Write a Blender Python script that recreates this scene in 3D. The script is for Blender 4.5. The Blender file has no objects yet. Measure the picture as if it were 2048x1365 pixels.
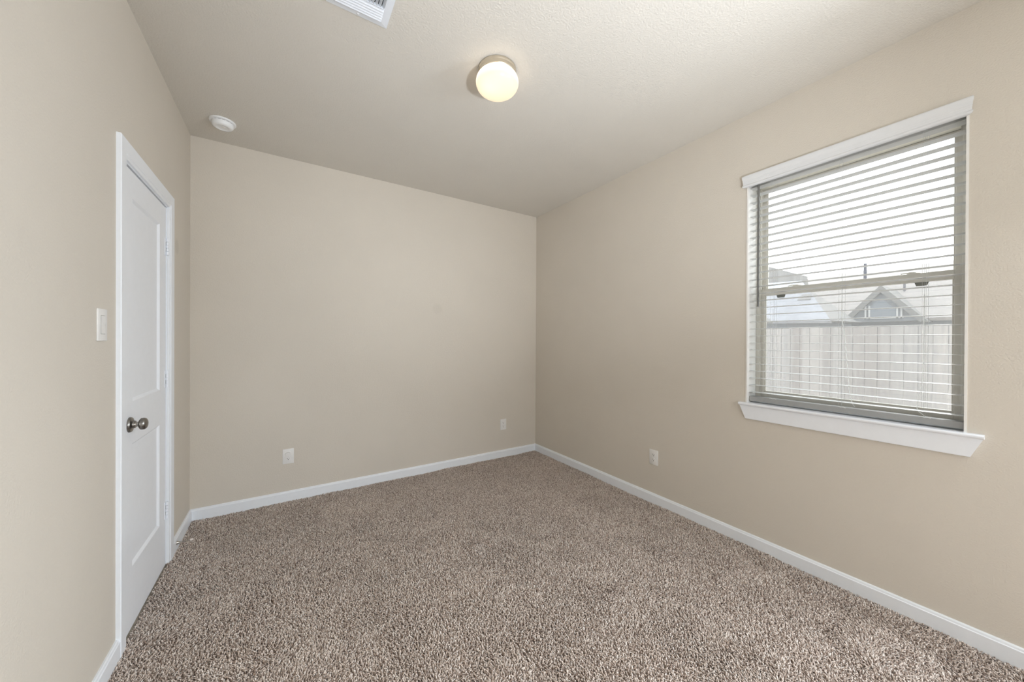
import bpy, bmesh, math, random
import numpy as np
from mathutils import Vector, Matrix

random.seed(7)
rng = np.random.default_rng(7)
scene = bpy.context.scene
COL = scene.collection
PI = math.pi

# ------------------------------------------------------------------ room measures (metres)
XL, XR = -0.579, 2.474          # left and right wall faces
YB, YF = 3.343, -2.30           # back wall face, wall behind the photographer
CH = 2.7405                     # ceiling height
EYE = 1.296
WY0, WY1 = 0.220, 1.087         # window opening along the right wall
WZ0, WZ1 = 0.905, 2.335
XO = 2.654                      # outer face of the right wall

# ------------------------------------------------------------------ camera
cam_data = bpy.data.cameras.new('camera')
cam = bpy.data.objects.new('camera', cam_data)
COL.objects.link(cam)
cam_data.sensor_fit = 'HORIZONTAL'
cam_data.sensor_width = 36.0
cam_data.lens = 12.375
cam_data.clip_start = 0.02
cam_data.clip_end = 200
yaw, pitch, roll = math.radians(32.62995), math.radians(-0.17185), math.radians(0.26353)
fwd = Vector((math.sin(yaw) * math.cos(pitch), math.cos(yaw) * math.cos(pitch), math.sin(pitch)))
rt = Vector((math.cos(yaw), -math.sin(yaw), 0))
up = rt.cross(fwd)
r2 = math.cos(roll) * rt + math.sin(roll) * up
u2 = -math.sin(roll) * rt + math.cos(roll) * up
m = Matrix((r2, u2, -fwd)).transposed().to_4x4()
m.translation = Vector((0, 0, EYE))
cam.matrix_world = m
scene.camera = cam

# ------------------------------------------------------------------ light and exposure
SKY = 2.2
world = bpy.data.worlds.new('overcast_sky')
scene.world = world
world.use_nodes = True
bg = world.node_tree.nodes['Background']
bg.inputs['Color'].default_value = (0.93, 0.97, 1.0, 1)
bg.inputs['Strength'].default_value = SKY

sd_ = bpy.data.lights.new('veiled_sun', 'SUN')
sd_.energy = 3.0
sd_.angle = math.radians(35)
sd_.color = (1.0, 0.985, 0.96)
so_ = bpy.data.objects.new('veiled_sun', sd_)
COL.objects.link(so_)
so_.location = (8, 2, 6)
so_.rotation_euler = Vector((-math.cos(math.radians(33)), 0.08, -math.sin(math.radians(33)))).to_track_quat('-Z', 'Y').to_euler()

pd = bpy.data.lights.new('window_portal', 'AREA')
pd.shape = 'RECTANGLE'
pd.size = WZ1 - WZ0
pd.size_y = WY1 - WY0
pd.cycles.is_portal = True
po = bpy.data.objects.new('window_portal', pd)
COL.objects.link(po)
po.location = (XO + 0.03, (WY0 + WY1) / 2, (WZ0 + WZ1) / 2)
po.rotation_euler = (0, PI / 2, 0)

# added fill lamps in made-up, unseen windows: one nearer in the window
# wall, one in the wall behind the photographer
V2Y0, V2Y1 = -1.40, -0.12
V3X0, V3X1 = 0.10, 2.10
def added_fill(name, energy, w, h, loc, rot):
    d = bpy.data.lights.new(name, 'AREA')
    d.shape = 'RECTANGLE'
    d.size = w
    d.size_y = h
    d.energy = energy
    d.color = (0.89, 0.96, 1.05)
    o = bpy.data.objects.new(name, d)
    COL.objects.link(o)
    o.location = loc
    o.rotation_euler = rot
added_fill('added_side_fill', 66.0, WZ1 - WZ0 - 0.1, V2Y1 - V2Y0 - 0.1, (XR + 0.08, (V2Y0 + V2Y1) / 2, (WZ0 + WZ1) / 2), (0, PI / 2 - 0.40, 0))
added_fill('added_rear_fill', 9.0, V3X1 - V3X0 - 0.1, WZ1 - WZ0 - 0.1, ((V3X0 + V3X1) / 2, YF - 0.06, (WZ0 + WZ1) / 2), (PI / 2 - 0.35, 0, 0))

# the photographer's flash, bounced off the ceiling from beside the camera
fd = bpy.data.lights.new('bounce_flash', 'SPOT')
fd.energy = 116.0
fd.color = (0.93, 0.97, 1.02)
fd.spot_size = math.radians(84)
fd.spot_blend = 1.0
fd.shadow_soft_size = 0.09
fo = bpy.data.objects.new('bounce_flash', fd)
COL.objects.link(fo)
fo.location = (0.90, -0.60, 1.00)
fo.rotation_euler = (Vector((1.45, 1.85, CH)) - fo.location).to_track_quat('-Z', 'Y').to_euler()

scene.view_settings.view_transform = 'Standard'
scene.view_settings.look = 'None'
scene.view_settings.gamma = 1.0
scene.view_settings.use_curve_mapping = False
scene.view_settings.exposure = 0.62
cy = scene.cycles
cy.use_denoising = True
cy.max_bounces = 14
cy.diffuse_bounces = 8
cy.glossy_bounces = 4
cy.transmission_bounces = 6
cy.transparent_max_bounces = 16
cy.sample_clamp_indirect = 12
cy.caustics_reflective = False
cy.caustics_refractive = False

# ------------------------------------------------------------------ materials
def srgb(r, g, b):
    f = lambda c: (c / 255 / 12.92) if c / 255 <= 0.04045 else ((c / 255 + 0.055) / 1.055) ** 2.4
    return (f(r), f(g), f(b), 1)

class NT:
    def __init__(s, name):
        s.m = bpy.data.materials.new(name)
        s.m.use_nodes = True
        s.t = s.m.node_tree
        s.n = s.t.nodes
        s.b = s.n['Principled BSDF']
        s.out = s.n['Material Output']
        s.tc = None
    def new(s, t, **kw):
        x = s.n.new(t)
        for k, v in kw.items():
            setattr(x, k, v)
        return x
    def link(s, a, b):
        s.t.links.new(a, b)
    def coord(s):
        if s.tc is None:
            s.tc = s.new('ShaderNodeTexCoord')
        return s.tc.outputs['Object']
    def noise(s, scale, detail=2.0, rough=0.5, stretch=None):
        x = s.new('ShaderNodeTexNoise')
        x.inputs['Scale'].default_value = scale
        x.inputs['Detail'].default_value = detail
        x.inputs['Roughness'].default_value = rough
        if stretch:
            mp = s.new('ShaderNodeMapping')
            mp.inputs['Scale'].default_value = stretch
            s.link(s.coord(), mp.inputs['Vector'])
            s.link(mp.outputs['Vector'], x.inputs['Vector'])
        else:
            s.link(s.coord(), x.inputs['Vector'])
        return x.outputs['Fac']
    def ramp(s, fac, stops):
        x = s.new('ShaderNodeValToRGB')
        e = x.color_ramp.elements
        while len(e) < len(stops):
            e.new(0.5)
        for el, (p, c) in zip(e, stops):
            el.position = p
            el.color = c
        s.link(fac, x.inputs['Fac'])
        return x.outputs['Color']
    def bump(s, height, strength, dist):
        x = s.new('ShaderNodeBump')
        x.inputs['Strength'].default_value = strength
        x.inputs['Distance'].default_value = dist
        s.link(height, x.inputs['Height'])
        s.link(x.outputs['Normal'], s.b.inputs['Normal'])

def scale_col(c, k):
    return (min(1, c[0] * k), min(1, c[1] * k), min(1, c[2] * k), 1)

def plain(name, col, rough=0.5, metal=0.0, var=0.03, vscale=30, bump=0.0, bscale=200, spec=0.5):
    t = NT(name)
    t.b.inputs['Roughness'].default_value = rough
    t.b.inputs['Metallic'].default_value = metal
    t.b.inputs['Specular IOR Level'].default_value = spec
    c = t.ramp(t.noise(vscale), [(0.3, scale_col(col, 1 - var)), (0.7, scale_col(col, 1 + var))])
    t.link(c, t.b.inputs['Base Color'])
    if bump:
        t.bump(t.noise(bscale, 3), bump, 0.002)
    return t.m

def wall_mat(name, col, strength, scale, patches=()):
    t = NT(name)
    t.b.inputs['Roughness'].default_value = 0.75
    t.b.inputs['Specular IOR Level'].default_value = 0.25
    c = t.ramp(t.noise(2.2, 3), [(0.3, scale_col(col, 0.985)), (0.7, scale_col(col, 1.015))])
    # old touch-up dabs of a slightly different paint batch
    for (p, rad, k) in patches:
        d = t.new('ShaderNodeVectorMath', operation='DISTANCE')
        t.link(t.coord(), d.inputs[0])
        d.inputs[1].default_value = p
        mr = t.new('ShaderNodeMapRange')
        mr.inputs['From Min'].default_value = rad
        mr.inputs['From Max'].default_value = rad * 0.6
        t.link(d.outputs['Value'], mr.inputs['Value'])
        mx = t.new('ShaderNodeMix', data_type='RGBA')
        t.link(mr.outputs['Result'], mx.inputs[0])
        t.link(c, mx.inputs[6])
        mx.inputs[7].default_value = scale_col(col, k)
        c = mx.outputs[2]
    t.link(c, t.b.inputs['Base Color'])
    # orange-peel plaster texture
    n1 = t.noise(scale, 2.5, 0.55)
    t.bump(n1, strength, 0.006)
    return t.m

WALL = (0.640, 0.596, 0.530, 1)
CEIL = (0.655, 0.632, 0.586, 1)
M = {}
M['wall'] = wall_mat('beige_orange_peel_paint', WALL, 0.26, 150,
                     patches=[((1.26, 3.343, 1.60), 0.06, 0.955), ((-0.579, 2.985, 1.87), 0.055, 0.93)])
M['ceiling'] = wall_mat('beige_textured_ceiling', CEIL, 0.38, 115)
M['trim'] = plain('white_trim_enamel', (0.82, 0.855, 0.905, 1), 0.35, var=0.01)
M['door'] = plain('white_door_enamel', (0.83, 0.86, 0.91, 1), 0.4, var=0.01)
M['sillpaint'] = plain('white_sill_enamel', (0.82, 0.85, 0.90, 1), 0.3, var=0.01)
M['vinyl'] = plain('almond_window_vinyl', (0.62, 0.60, 0.55, 1), 0.4, var=0.015)
M['valance'] = plain('white_moulded_valance', (0.72, 0.735, 0.755, 1), 0.35, var=0.01)
M['slat'] = plain('white_faux_wood', (0.56, 0.57, 0.575, 1), 0.25, var=0.01)
M['rail'] = plain('grey_bottom_rail', (0.33, 0.335, 0.335, 1), 0.4, var=0.01)
M['ladder'] = plain('grey_white_ladder_cord', (0.52, 0.53, 0.54, 1), 0.8)
M['liner'] = plain('white_reveal_paint', (0.80, 0.79, 0.77, 1), 0.5, var=0.01)
M['plastic'] = plain('white_plastic', (0.78, 0.775, 0.765, 1), 0.35, var=0.01)
M['detector'] = plain('cool_white_plastic', (0.84, 0.86, 0.88, 1), 0.22, var=0.01)
M['dark'] = plain('dark_slot', (0.015, 0.014, 0.013, 1), 0.8)
M['grille'] = plain('white_powder_coat', (0.74, 0.78, 0.84, 1), 0.4, var=0.01)
M['nickel'] = plain('brushed_nickel', (0.42, 0.40, 0.37, 1), 0.28, metal=1.0, var=0.08, vscale=60)
M['satin'] = plain('satin_nickel_ring', (0.70, 0.64, 0.54, 1), 0.25, metal=1.0, var=0.04)
M['pewter'] = plain('dark_pewter', (0.27, 0.26, 0.245, 1), 0.3, metal=1.0, var=0.12, vscale=80)
M['screw'] = plain('painted_screw', (0.7, 0.7, 0.7, 1), 0.3)
M['rubber'] = plain('pale_rubber_tip', (0.80, 0.73, 0.69, 1), 0.7)
M['lockmetal'] = plain('almond_lock_casting', (0.75, 0.73, 0.68, 1), 0.3)
M['tab'] = plain('grey_latch_plastic', (0.22, 0.21, 0.19, 1), 0.5)
M['brick'] = plain('tan_masonry', (0.30, 0.25, 0.20, 1), 0.9, var=0.1)

def wand_mat():
    t = NT('smoked_clear_plastic')
    t.b.inputs['Base Color'].default_value = (0.13, 0.13, 0.125, 1)
    t.b.inputs['Roughness'].default_value = 0.12
    return t.m
M['wand'] = wand_mat()

def cord_mat():
    t = NT('white_braided_cord')
    t.b.inputs['Base Color'].default_value = (0.85, 0.85, 0.84, 1)
    t.b.inputs['Roughness'].default_value = 0.8
    tl = t.new('ShaderNodeBsdfTranslucent')
    tl.inputs['Color'].default_value = (0.92, 0.92, 0.91, 1)
    mx = t.new('ShaderNodeMixShader')
    mx.inputs['Fac'].default_value = 0.6
    t.link(t.b.outputs['BSDF'], mx.inputs[1])
    t.link(tl.outputs['BSDF'], mx.inputs[2])
    t.link(mx.outputs['Shader'], t.out.inputs['Surface'])
    return t.m
M['cord'] = cord_mat()

def glass_mat():
    t = NT('window_glass')
    tr = t.new('ShaderNodeBsdfTransparent')
    tr.inputs['Color'].default_value = (0.95, 0.965, 0.96, 1)
    gl = t.new('ShaderNodeBsdfGlossy')
    gl.inputs['Roughness'].default_value = 0.02
    mx = t.new('ShaderNodeMixShader')
    mx.inputs['Fac'].default_value = 0.05
    t.link(tr.outputs['BSDF'], mx.inputs[1])
    t.link(gl.outputs['BSDF'], mx.inputs[2])
    t.link(mx.outputs['Shader'], t.out.inputs['Surface'])
    t.n.remove(t.b)
    return t.m
M['glass'] = glass_mat()

def screen_mat():
    t = NT('insect_screen_mesh')
    tr = t.new('ShaderNodeBsdfTransparent')
    df = t.new('ShaderNodeBsdfDiffuse')
    df.inputs['Color'].default_value = (0.42, 0.42, 0.425, 1)
    tl = t.new('ShaderNodeBsdfTranslucent')
    tl.inputs['Color'].default_value = (0.3, 0.3, 0.305, 1)
    ad = t.new('ShaderNodeMixShader')
    ad.inputs['Fac'].default_value = 0.6
    t.link(df.outputs['BSDF'], ad.inputs[1])
    t.link(tl.outputs['BSDF'], ad.inputs[2])
    mx = t.new('ShaderNodeMixShader')
    c = t.noise(9.0, 4, 0.6, stretch=(1, 1, 0.6))
    mr = t.new('ShaderNodeMapRange')
    mr.inputs['From Min'].default_value = 0.3
    mr.inputs['From Max'].default_value = 0.7
    mr.inputs['To Min'].default_value = 0.24
    mr.inputs['To Max'].default_value = 0.30
    t.link(c, mr.inputs['Value'])
    t.link(mr.outputs['Result'], mx.inputs['Fac'])
    t.link(tr.outputs['BSDF'], mx.inputs[1])
    t.link(ad.outputs['Shader'], mx.inputs[2])
    t.link(mx.outputs['Shader'], t.out.inputs['Surface'])
    t.n.remove(t.b)
    return t.m
M['screen'] = screen_mat()

def lamp_glass_mat():
    t = NT('lit_frosted_opal_glass')
    t.b.inputs['Base Color'].default_value = (0.70, 0.63, 0.53, 1)
    t.b.inputs['Roughness'].default_value = 0.25
    tl = t.new('ShaderNodeBsdfTranslucent')
    tl.inputs['Color'].default_value = (1.0, 0.93, 0.83, 1)
    mx = t.new('ShaderNodeMixShader')
    mx.inputs['Fac'].default_value = 0.6
    t.link(t.b.outputs['BSDF'], mx.inputs[1])
    t.link(tl.outputs['BSDF'], mx.inputs[2])
    em = t.new('ShaderNodeEmission')
    em.inputs['Color'].default_value = (1.0, 0.86, 0.68, 1)
    sx = t.new('ShaderNodeSeparateXYZ')
    t.link(t.coord(), sx.inputs['Vector'])
    mr = t.new('ShaderNodeMapRange')      # the bulb sits high in the bowl, so its shoulder glows most
    mr.inputs['From Min'].default_value = -0.092
    mr.inputs['From Max'].default_value = -0.036
    mr.inputs['To Min'].default_value = 0.0
    mr.inputs['To Max'].default_value = 0.95
    t.link(sx.outputs['Z'], mr.inputs['Value'])
    t.link(mr.outputs['Result'], em.inputs['Strength'])
    ad = t.new('ShaderNodeAddShader')
    t.link(mx.outputs['Shader'], ad.inputs[0])
    t.link(em.outputs['Emission'], ad.inputs[1])
    t.link(ad.outputs['Shader'], t.out.inputs['Surface'])
    return t.m
M['opal'] = lamp_glass_mat()

def carpet_mat():
    t = NT('brown_frieze_carpet')
    t.b.inputs['Roughness'].default_value = 0.95
    t.b.inputs['Specular IOR Level'].default_value = 0.1
    t.b.inputs['Sheen Weight'].default_value = 0.25
    t.b.inputs['Sheen Roughness'].default_value = 0.5
    at = t.new('ShaderNodeAttribute', attribute_name='yarn')
    yarn = t.ramp(at.outputs['Fac'], [(0.0, (0.33, 0.245, 0.200, 1)), (0.35, (0.60, 0.495, 0.425, 1)),
                                      (0.75, (0.77, 0.67, 0.60, 1)), (1.0, (0.88, 0.81, 0.75, 1))])
    big = t.ramp(t.noise(1.9, 3, 0.6), [(0.30, (0.93, 0.93, 0.93, 1)), (0.70, (1.05, 1.05, 1.05, 1))])
    mx = t.new('ShaderNodeMix', data_type='RGBA', blend_type='MULTIPLY')
    mx.inputs[0].default_value = 1.0
    t.link(yarn, mx.inputs[6])
    t.link(big, mx.inputs[7])
    t.link(mx.outputs[2], t.b.inputs['Base Color'])
    return t.m
M['carpet'] = carpet_mat()

def fence_mat():
    t = NT('weathered_cedar_boards')
    t.b.inputs['Roughness'].default_value = 0.9
    t.b.inputs['Specular IOR Level'].default_value = 0.1
    sx = t.new('ShaderNodeSeparateXYZ')
    t.link(t.coord(), sx.inputs['Vector'])
    fl = t.new('ShaderNodeMath', operation='DIVIDE')
    t.link(sx.outputs['Y'], fl.inputs[0])
    fl.inputs[1].default_value = 0.145
    f2 = t.new('ShaderNodeMath', operation='FLOOR')
    t.link(fl.outputs[0], f2.inputs[0])
    wn = t.new('ShaderNodeTexWhiteNoise', noise_dimensions='1D')
    t.link(f2.outputs[0], wn.inputs['W'])
    base = t.ramp(wn.outputs['Value'], [(0.0, (0.34, 0.31, 0.295, 1)), (0.5, (0.40, 0.38, 0.37, 1)), (1.0, (0.46, 0.43, 0.41, 1))])
    grain = t.ramp(t.noise(6, 4, 0.6, stretch=(1, 6, 0.5)), [(0.3, (0.8, 0.8, 0.82, 1)), (0.7, (1.15, 1.13, 1.12, 1))])
    mx = t.new('ShaderNodeMix', data_type='RGBA', blend_type='MULTIPLY')
    mx.inputs[0].default_value = 1.0
    t.link(base, mx.inputs[6])
    t.link(grain, mx.inputs[7])
    t.link(mx.outputs[2], t.b.inputs['Base Color'])
    return t.m
M['fence'] = fence_mat()

def shingle_mat(name, col):
    t = NT(name)
    t.b.inputs['Roughness'].default_value = 0.95
    t.b.inputs['Specular IOR Level'].default_value = 0.05
    br = t.new('ShaderNodeTexBrick')
    br.inputs['Scale'].default_value = 3.0
    br.inputs['Color1'].default_value = scale_col(col, 0.94)
    br.inputs['Color2'].default_value = scale_col(col, 1.08)
    br.inputs['Mortar'].default_value = scale_col(col, 0.82)
    br.inputs['Mortar Size'].default_value = 0.012
    mp = t.new('ShaderNodeMapping')
    mp.inputs['Rotation'].default_value = (0, 0, PI / 2)
    t.link(t.coord(), mp.inputs['Vector'])
    t.link(mp.outputs['Vector'], br.inputs['Vector'])
    t.link(br.outputs['Color'], t.b.inputs['Base Color'])
    return t.m
M['roof_tan'] = shingle_mat('tan_shingles', (0.42, 0.39, 0.375, 1))
M['roof_blue'] = shingle_mat('pale_blue_grey_shingles', (0.40, 0.405, 0.44, 1))
M['roof_grey'] = shingle_mat('grey_shingles', (0.30, 0.29, 0.285, 1))
M['siding'] = plain('grey_blue_siding', (0.24, 0.255, 0.28, 1), 0.9)
M['fascia'] = plain('grey_fascia', (0.21, 0.205, 0.20, 1), 0.9)
M['mullion'] = plain('white_window_trim', (0.55, 0.55, 0.55, 1), 0.8)
M['pane'] = plain('dark_house_pane', (0.20, 0.225, 0.26, 1), 0.6)
M['soil'] = plain('pale_gravel', (0.45, 0.41, 0.36, 1), 0.95, var=0.15, vscale=12)
M['soffit'] = plain('cream_soffit', (0.6, 0.57, 0.5, 1), 0.7)
M['pipe'] = plain('grey_vent_pipe', (0.12, 0.12, 0.14, 1), 0.8)

# ------------------------------------------------------------------ mesh helpers
def obj(name, bm, mat, parent=None, smooth=False, loc=None):
    me = bpy.data.meshes.new(name)
    bmesh.ops.recalc_face_normals(bm, faces=bm.faces)
    bm.to_mesh(me)
    bm.free()
    if smooth:
        for p in me.polygons:
            p.use_smooth = True
        try:
            me.set_sharp_from_angle(angle=math.radians(38))
        except Exception:
            pass
    if mat is not None:
        me.materials.append(M[mat] if isinstance(mat, str) else mat)
    o = bpy.data.objects.new(name, me)
    COL.objects.link(o)
    if parent is not None:
        o.parent = parent
    if loc is not None:
        o.location = loc
    return o

def empty(name, loc=(0, 0, 0), parent=None):
    o = bpy.data.objects.new(name, None)
    o.empty_display_size = 0.05
    COL.objects.link(o)
    o.location = loc
    if parent is not None:
        o.parent = parent
    return o

def tag(o, label=None, cat=None, group=None, kind=None):
    if label: o['label'] = label
    if cat: o['category'] = cat
    if group: o['group'] = group
    if kind: o['kind'] = kind
    return o

def box(bm, x0, x1, y0, y1, z0, z1, bevel=0.0, seg=2):
    r = bmesh.ops.create_cube(bm, size=1.0)
    vs = r['verts']
    for v in vs:
        v.co = Vector(((x0 + x1) / 2 + v.co.x * (x1 - x0), (y0 + y1) / 2 + v.co.y * (y1 - y0), (z0 + z1) / 2 + v.co.z * (z1 - z0)))
    if bevel > 0:
        es = set()
        for v in vs:
            for e in v.link_edges:
                es.add(e)
        bmesh.ops.bevel(bm, geom=list(es), offset=bevel, segments=seg, profile=0.5, affect='EDGES')
    return bm

def bx(*a, **k):
    return box(bmesh.new(), *a, **k)

def prism(bm, prof, axis, a, b, a_off=None, b_off=None):
    """extrude a closed 2-D outline along an axis; a_off/b_off shift each end per outline point (mitres)"""
    n = len(prof)
    def pt(p, t):
        if axis == 'x': return (t, p[0], p[1])
        if axis == 'y': return (p[0], t, p[1])
        return (p[0], p[1], t)
    A = [bm.verts.new(pt(p, a + (a_off[i] if a_off else 0))) for i, p in enumerate(prof)]
    B = [bm.verts.new(pt(p, b + (b_off[i] if b_off else 0))) for i, p in enumerate(prof)]
    for i in range(n):
        bm.faces.new((A[i], A[(i + 1) % n], B[(i + 1) % n], B[i]))
    bm.faces.new(A)
    bm.faces.new(list(reversed(B)))
    return bm

def lathe(bm, prof, origin, axis='z', seg=48, sy=1.0):
    """revolve (radius, height) pairs about an axis through origin"""
    rings = []
    o = Vector(origin)
    for (r, h) in prof:
        ring = []
        for k in range(seg):
            a = 2 * PI * k / seg
            c, s = r * math.cos(a), r * math.sin(a) * sy
            if axis == 'z': p = Vector((c, s, h))
            elif axis == 'x': p = Vector((h, c, s))
            else: p = Vector((c, h, s))
            ring.append(bm.verts.new(o + p))
        rings.append(ring)
    for i in range(len(rings) - 1):
        for k in range(seg):
            bm.faces.new((rings[i][k], rings[i][(k + 1) % seg], rings[i + 1][(k + 1) % seg], rings[i + 1][k]))
    if prof[0][0] > 1e-6: bm.faces.new(list(reversed(rings[0])))
    if prof[-1][0] > 1e-6: bm.faces.new(rings[-1])
    bmesh.ops.remove_doubles(bm, verts=bm.verts, dist=1e-6)
    return bm

def tube(bm, pts, rad, seg=8):
    pts = [Vector(p) for p in pts]
    rings = []
    for i, p in enumerate(pts):
        d = (pts[min(i + 1, len(pts) - 1)] - pts[max(i - 1, 0)]).normalized()
        a = d.cross(Vector((0.13, 0.92, 0.37))).normalized()
        b = d.cross(a)
        rings.append([bm.verts.new(p + rad * (math.cos(2 * PI * k / seg) * a + math.sin(2 * PI * k / seg) * b)) for k in range(seg)])
    for i in range(len(rings) - 1):
        for k in range(seg):
            bm.faces.new((rings[i][k], rings[i][(k + 1) % seg], rings[i + 1][(k + 1) % seg], rings[i + 1][k]))
    bm.faces.new(list(reversed(rings[0])))
    bm.faces.new(rings[-1])
    return bm

def poly(bm, pts):
    return bm.faces.new([bm.verts.new(p) for p in pts])

def struct(name, bm, mat, label, cat, smooth=False):
    return tag(obj(name, bm, mat, smooth=smooth), label, cat, kind='structure')

# ------------------------------------------------------------------ room shell
T = 0.12
DY0, DY1, DZ = 2.132, 2.772, 2.0535      # closet door opening
bm = bmesh.new()
box(bm, XL - T, XL, YF - T, DY0, -0.05, CH)
box(bm, XL - T, XL, DY1, YB + T, -0.05, CH)
box(bm, XL - T, XL, DY0, DY1, DZ, CH)
box(bm, XL - T, XL - 0.06, DY0, DY1, -0.05, DZ)
box(bm, XL - 0.06, XL + 0.001, DY0, DY1, -0.05, -0.0165)
struct('wall_left', bm, 'wall', 'beige textured wall on the left that holds the white door', 'wall')

struct('wall_back', bx(XL, XR, YB, YB + T, -0.05, CH), 'wall', 'plain beige far wall with two outlets, between door wall and window wall', 'wall')
bm = bmesh.new()
box(bm, XL, V3X0, YF - T, YF, -0.05, CH)
box(bm, V3X1, XR, YF - T, YF, -0.05, CH)
box(bm, V3X0, V3X1, YF - T, YF, -0.05, WZ0)
box(bm, V3X0, V3X1, YF - T, YF, WZ1, CH)
struct('wall_front', bm, 'wall', 'beige wall behind the photographer', 'wall')
bm = bmesh.new()
box(bm, XR, XO, YF - T, V2Y0, -0.4, CH)
box(bm, XR, XO, V2Y1, WY0, -0.4, CH)
box(bm, XR, XO, V2Y0, V2Y1, -0.4, WZ0)
box(bm, XR, XO, V2Y0, V2Y1, WZ1, CH)
box(bm, XR, XO, WY1, YB + T, -0.4, CH)
box(bm, XR, XO, WY0, WY1, -0.4, WZ0 - 0.018)
box(bm, XR, XO, WY0, WY1, WZ1, CH)
struct('wall_right', bm, 'wall', 'beige textured wall on the right around the window', 'wall')
struct('ceiling', bx(XL - T, XO, YF - T, YB + T, CH, CH + 0.15), 'ceiling', 'beige textured ceiling with a lamp and an air vent', 'ceiling')

# carpet: every twisted tuft is a small bent strand of its own, all in the one floor mesh
def lowfreq(X, Y, cells, seed):
    g = np.random.default_rng(seed).random((cells + 2, cells + 2)) - 0.5
    xi = (X - XL) / (XR - XL) * cells
    yi = np.clip(Y / YB, 0, 1) * cells
    x0 = np.clip(xi.astype(int), 0, cells); y0 = np.clip(yi.astype(int), 0, cells)
    fx, fy = xi - x0, yi - y0
    fx = fx * fx * (3 - 2 * fx); fy = fy * fy * (3 - 2 * fy)
    return 2 * (g[x0, y0] * (1 - fx) * (1 - fy) + g[x0 + 1, y0] * fx * (1 - fy) + g[x0, y0 + 1] * (1 - fx) * fy + g[x0 + 1, y0 + 1] * fx * fy)

def carpet():
    step = 0.0061
    x = np.arange(XL + step / 2, XR, step)
    y = np.arange(-0.45, YB, step)
    X, Y = np.meshgrid(x, y, indexing='ij')
    X, Y = X.ravel(), Y.ravel()
    X = X + (rng.random(X.size) - 0.5) * step * 0.9
    Y = Y + (rng.random(Y.size) - 0.5) * step * 0.9
    keep = (Y < YB - 0.004) & (X > XL + 0.004) & (X < XR - 0.004)
    X, Y = X[keep], Y[keep]
    n = X.size
    # lie of the pile: slow swirls left by feet and the vacuum, plus each tuft's own will
    ang = 5.5 * (lowfreq(X, Y, 9, 3) + 0.6 * lowfreq(X, Y, 21, 4)) - 0.6
    lean = 0.0028 + 0.0045 * lowfreq(X, Y, 14, 5)
    a2 = rng.random(n) * 2 * PI
    l2 = 0.0105 * np.sqrt(rng.random(n))
    dx = lean * np.cos(ang) + l2 * np.cos(a2)
    dy = lean * np.sin(ang) + l2 * np.sin(a2)
    hgt = 0.0165 + (rng.random(n) - 0.5) * 0.0068 + 0.0032 * lowfreq(X, Y, 24, 6) + 0.0024 * lowfreq(X, Y, 11, 8)
    hgt = hgt * (1 - 0.12 * np.clip(np.hypot(dx, dy) / 0.016, 0, 1))
    base = -0.0165
    rad = 0.0024 + 0.0011 * rng.random(n)
    tw = rng.random(n) * 2 * PI
    rings = []
    for (f, lf, rf, ph) in ((0.0, 0.0, 0.8, 0.0), (0.55, 0.30, 1.0, 0.5), (0.92, 0.80, 0.95, 1.0), (1.0, 1.08, 0.60, 1.3)):
        for k in range(3):
            a = tw + ph + 2 * PI * k / 3
            rings.append(np.stack([X + dx * lf + rad * rf * np.cos(a), Y + dy * lf + rad * rf * np.sin(a), base + hgt * f], -1))
    co = np.stack(rings, 1).reshape(-1, 3)          # 12 vertices a tuft
    co[:, 0] = np.clip(co[:, 0], XL + 0.0005, XR - 0.0005)
    co[:, 1] = np.minimum(co[:, 1], YB - 0.0005)
    b0 = (np.arange(n) * 12)[:, None]
    quads = []
    for r in range(3):
        for k in range(3):
            k2 = (k + 1) % 3
            quads.append(np.concatenate([b0 + r * 3 + k, b0 + r * 3 + k2, b0 + r * 3 + 3 + k2, b0 + r * 3 + 3 + k], 1))
    q = np.stack(quads, 1).reshape(-1, 4)
    tri = np.concatenate([b0 + 9, b0 + 10, b0 + 11], 1)
    n0 = len(co)
    extra = np.array([[XL, YF, base], [XR, YF, base], [XR, YB, base], [XL, YB, base]])
    extra2 = np.array([[XL, YF, -0.004], [XR, YF, -0.004], [XR, -0.45, -0.004], [XL, -0.45, -0.004]])
    co = np.vstack([co, extra, extra2])
    q = np.vstack([q, n0 + np.arange(8).reshape(2, 4)])
    tone = np.repeat(rng.random(n), 12)
    tone = np.concatenate([tone, np.full(8, 0.4)])
    me = bpy.data.meshes.new('floor')
    li = np.concatenate([q.ravel(), tri.ravel()]).astype(np.int32)
    ls = np.concatenate([np.arange(len(q)) * 4, q.size + np.arange(len(tri)) * 3]).astype(np.int32)
    me.vertices.add(len(co)); me.vertices.foreach_set('co', co.astype(np.float32).ravel())
    me.loops.add(len(li)); me.loops.foreach_set('vertex_index', li)
    me.polygons.add(len(ls)); me.polygons.foreach_set('loop_start', ls)
    me.polygons.foreach_set('use_smooth', np.ones(len(ls), dtype=bool))
    at = me.attributes.new('yarn', 'FLOAT', 'POINT')
    at.data.foreach_set('value', tone.astype(np.float32))
    me.update(calc_edges=True)
    me.materials.append(M['carpet'])
    o = bpy.data.objects.new('floor', me)
    COL.objects.link(o)
    tag(o, 'wall-to-wall taupe carpet floor with short twisted pile', 'floor', kind='structure')
carpet()

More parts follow.
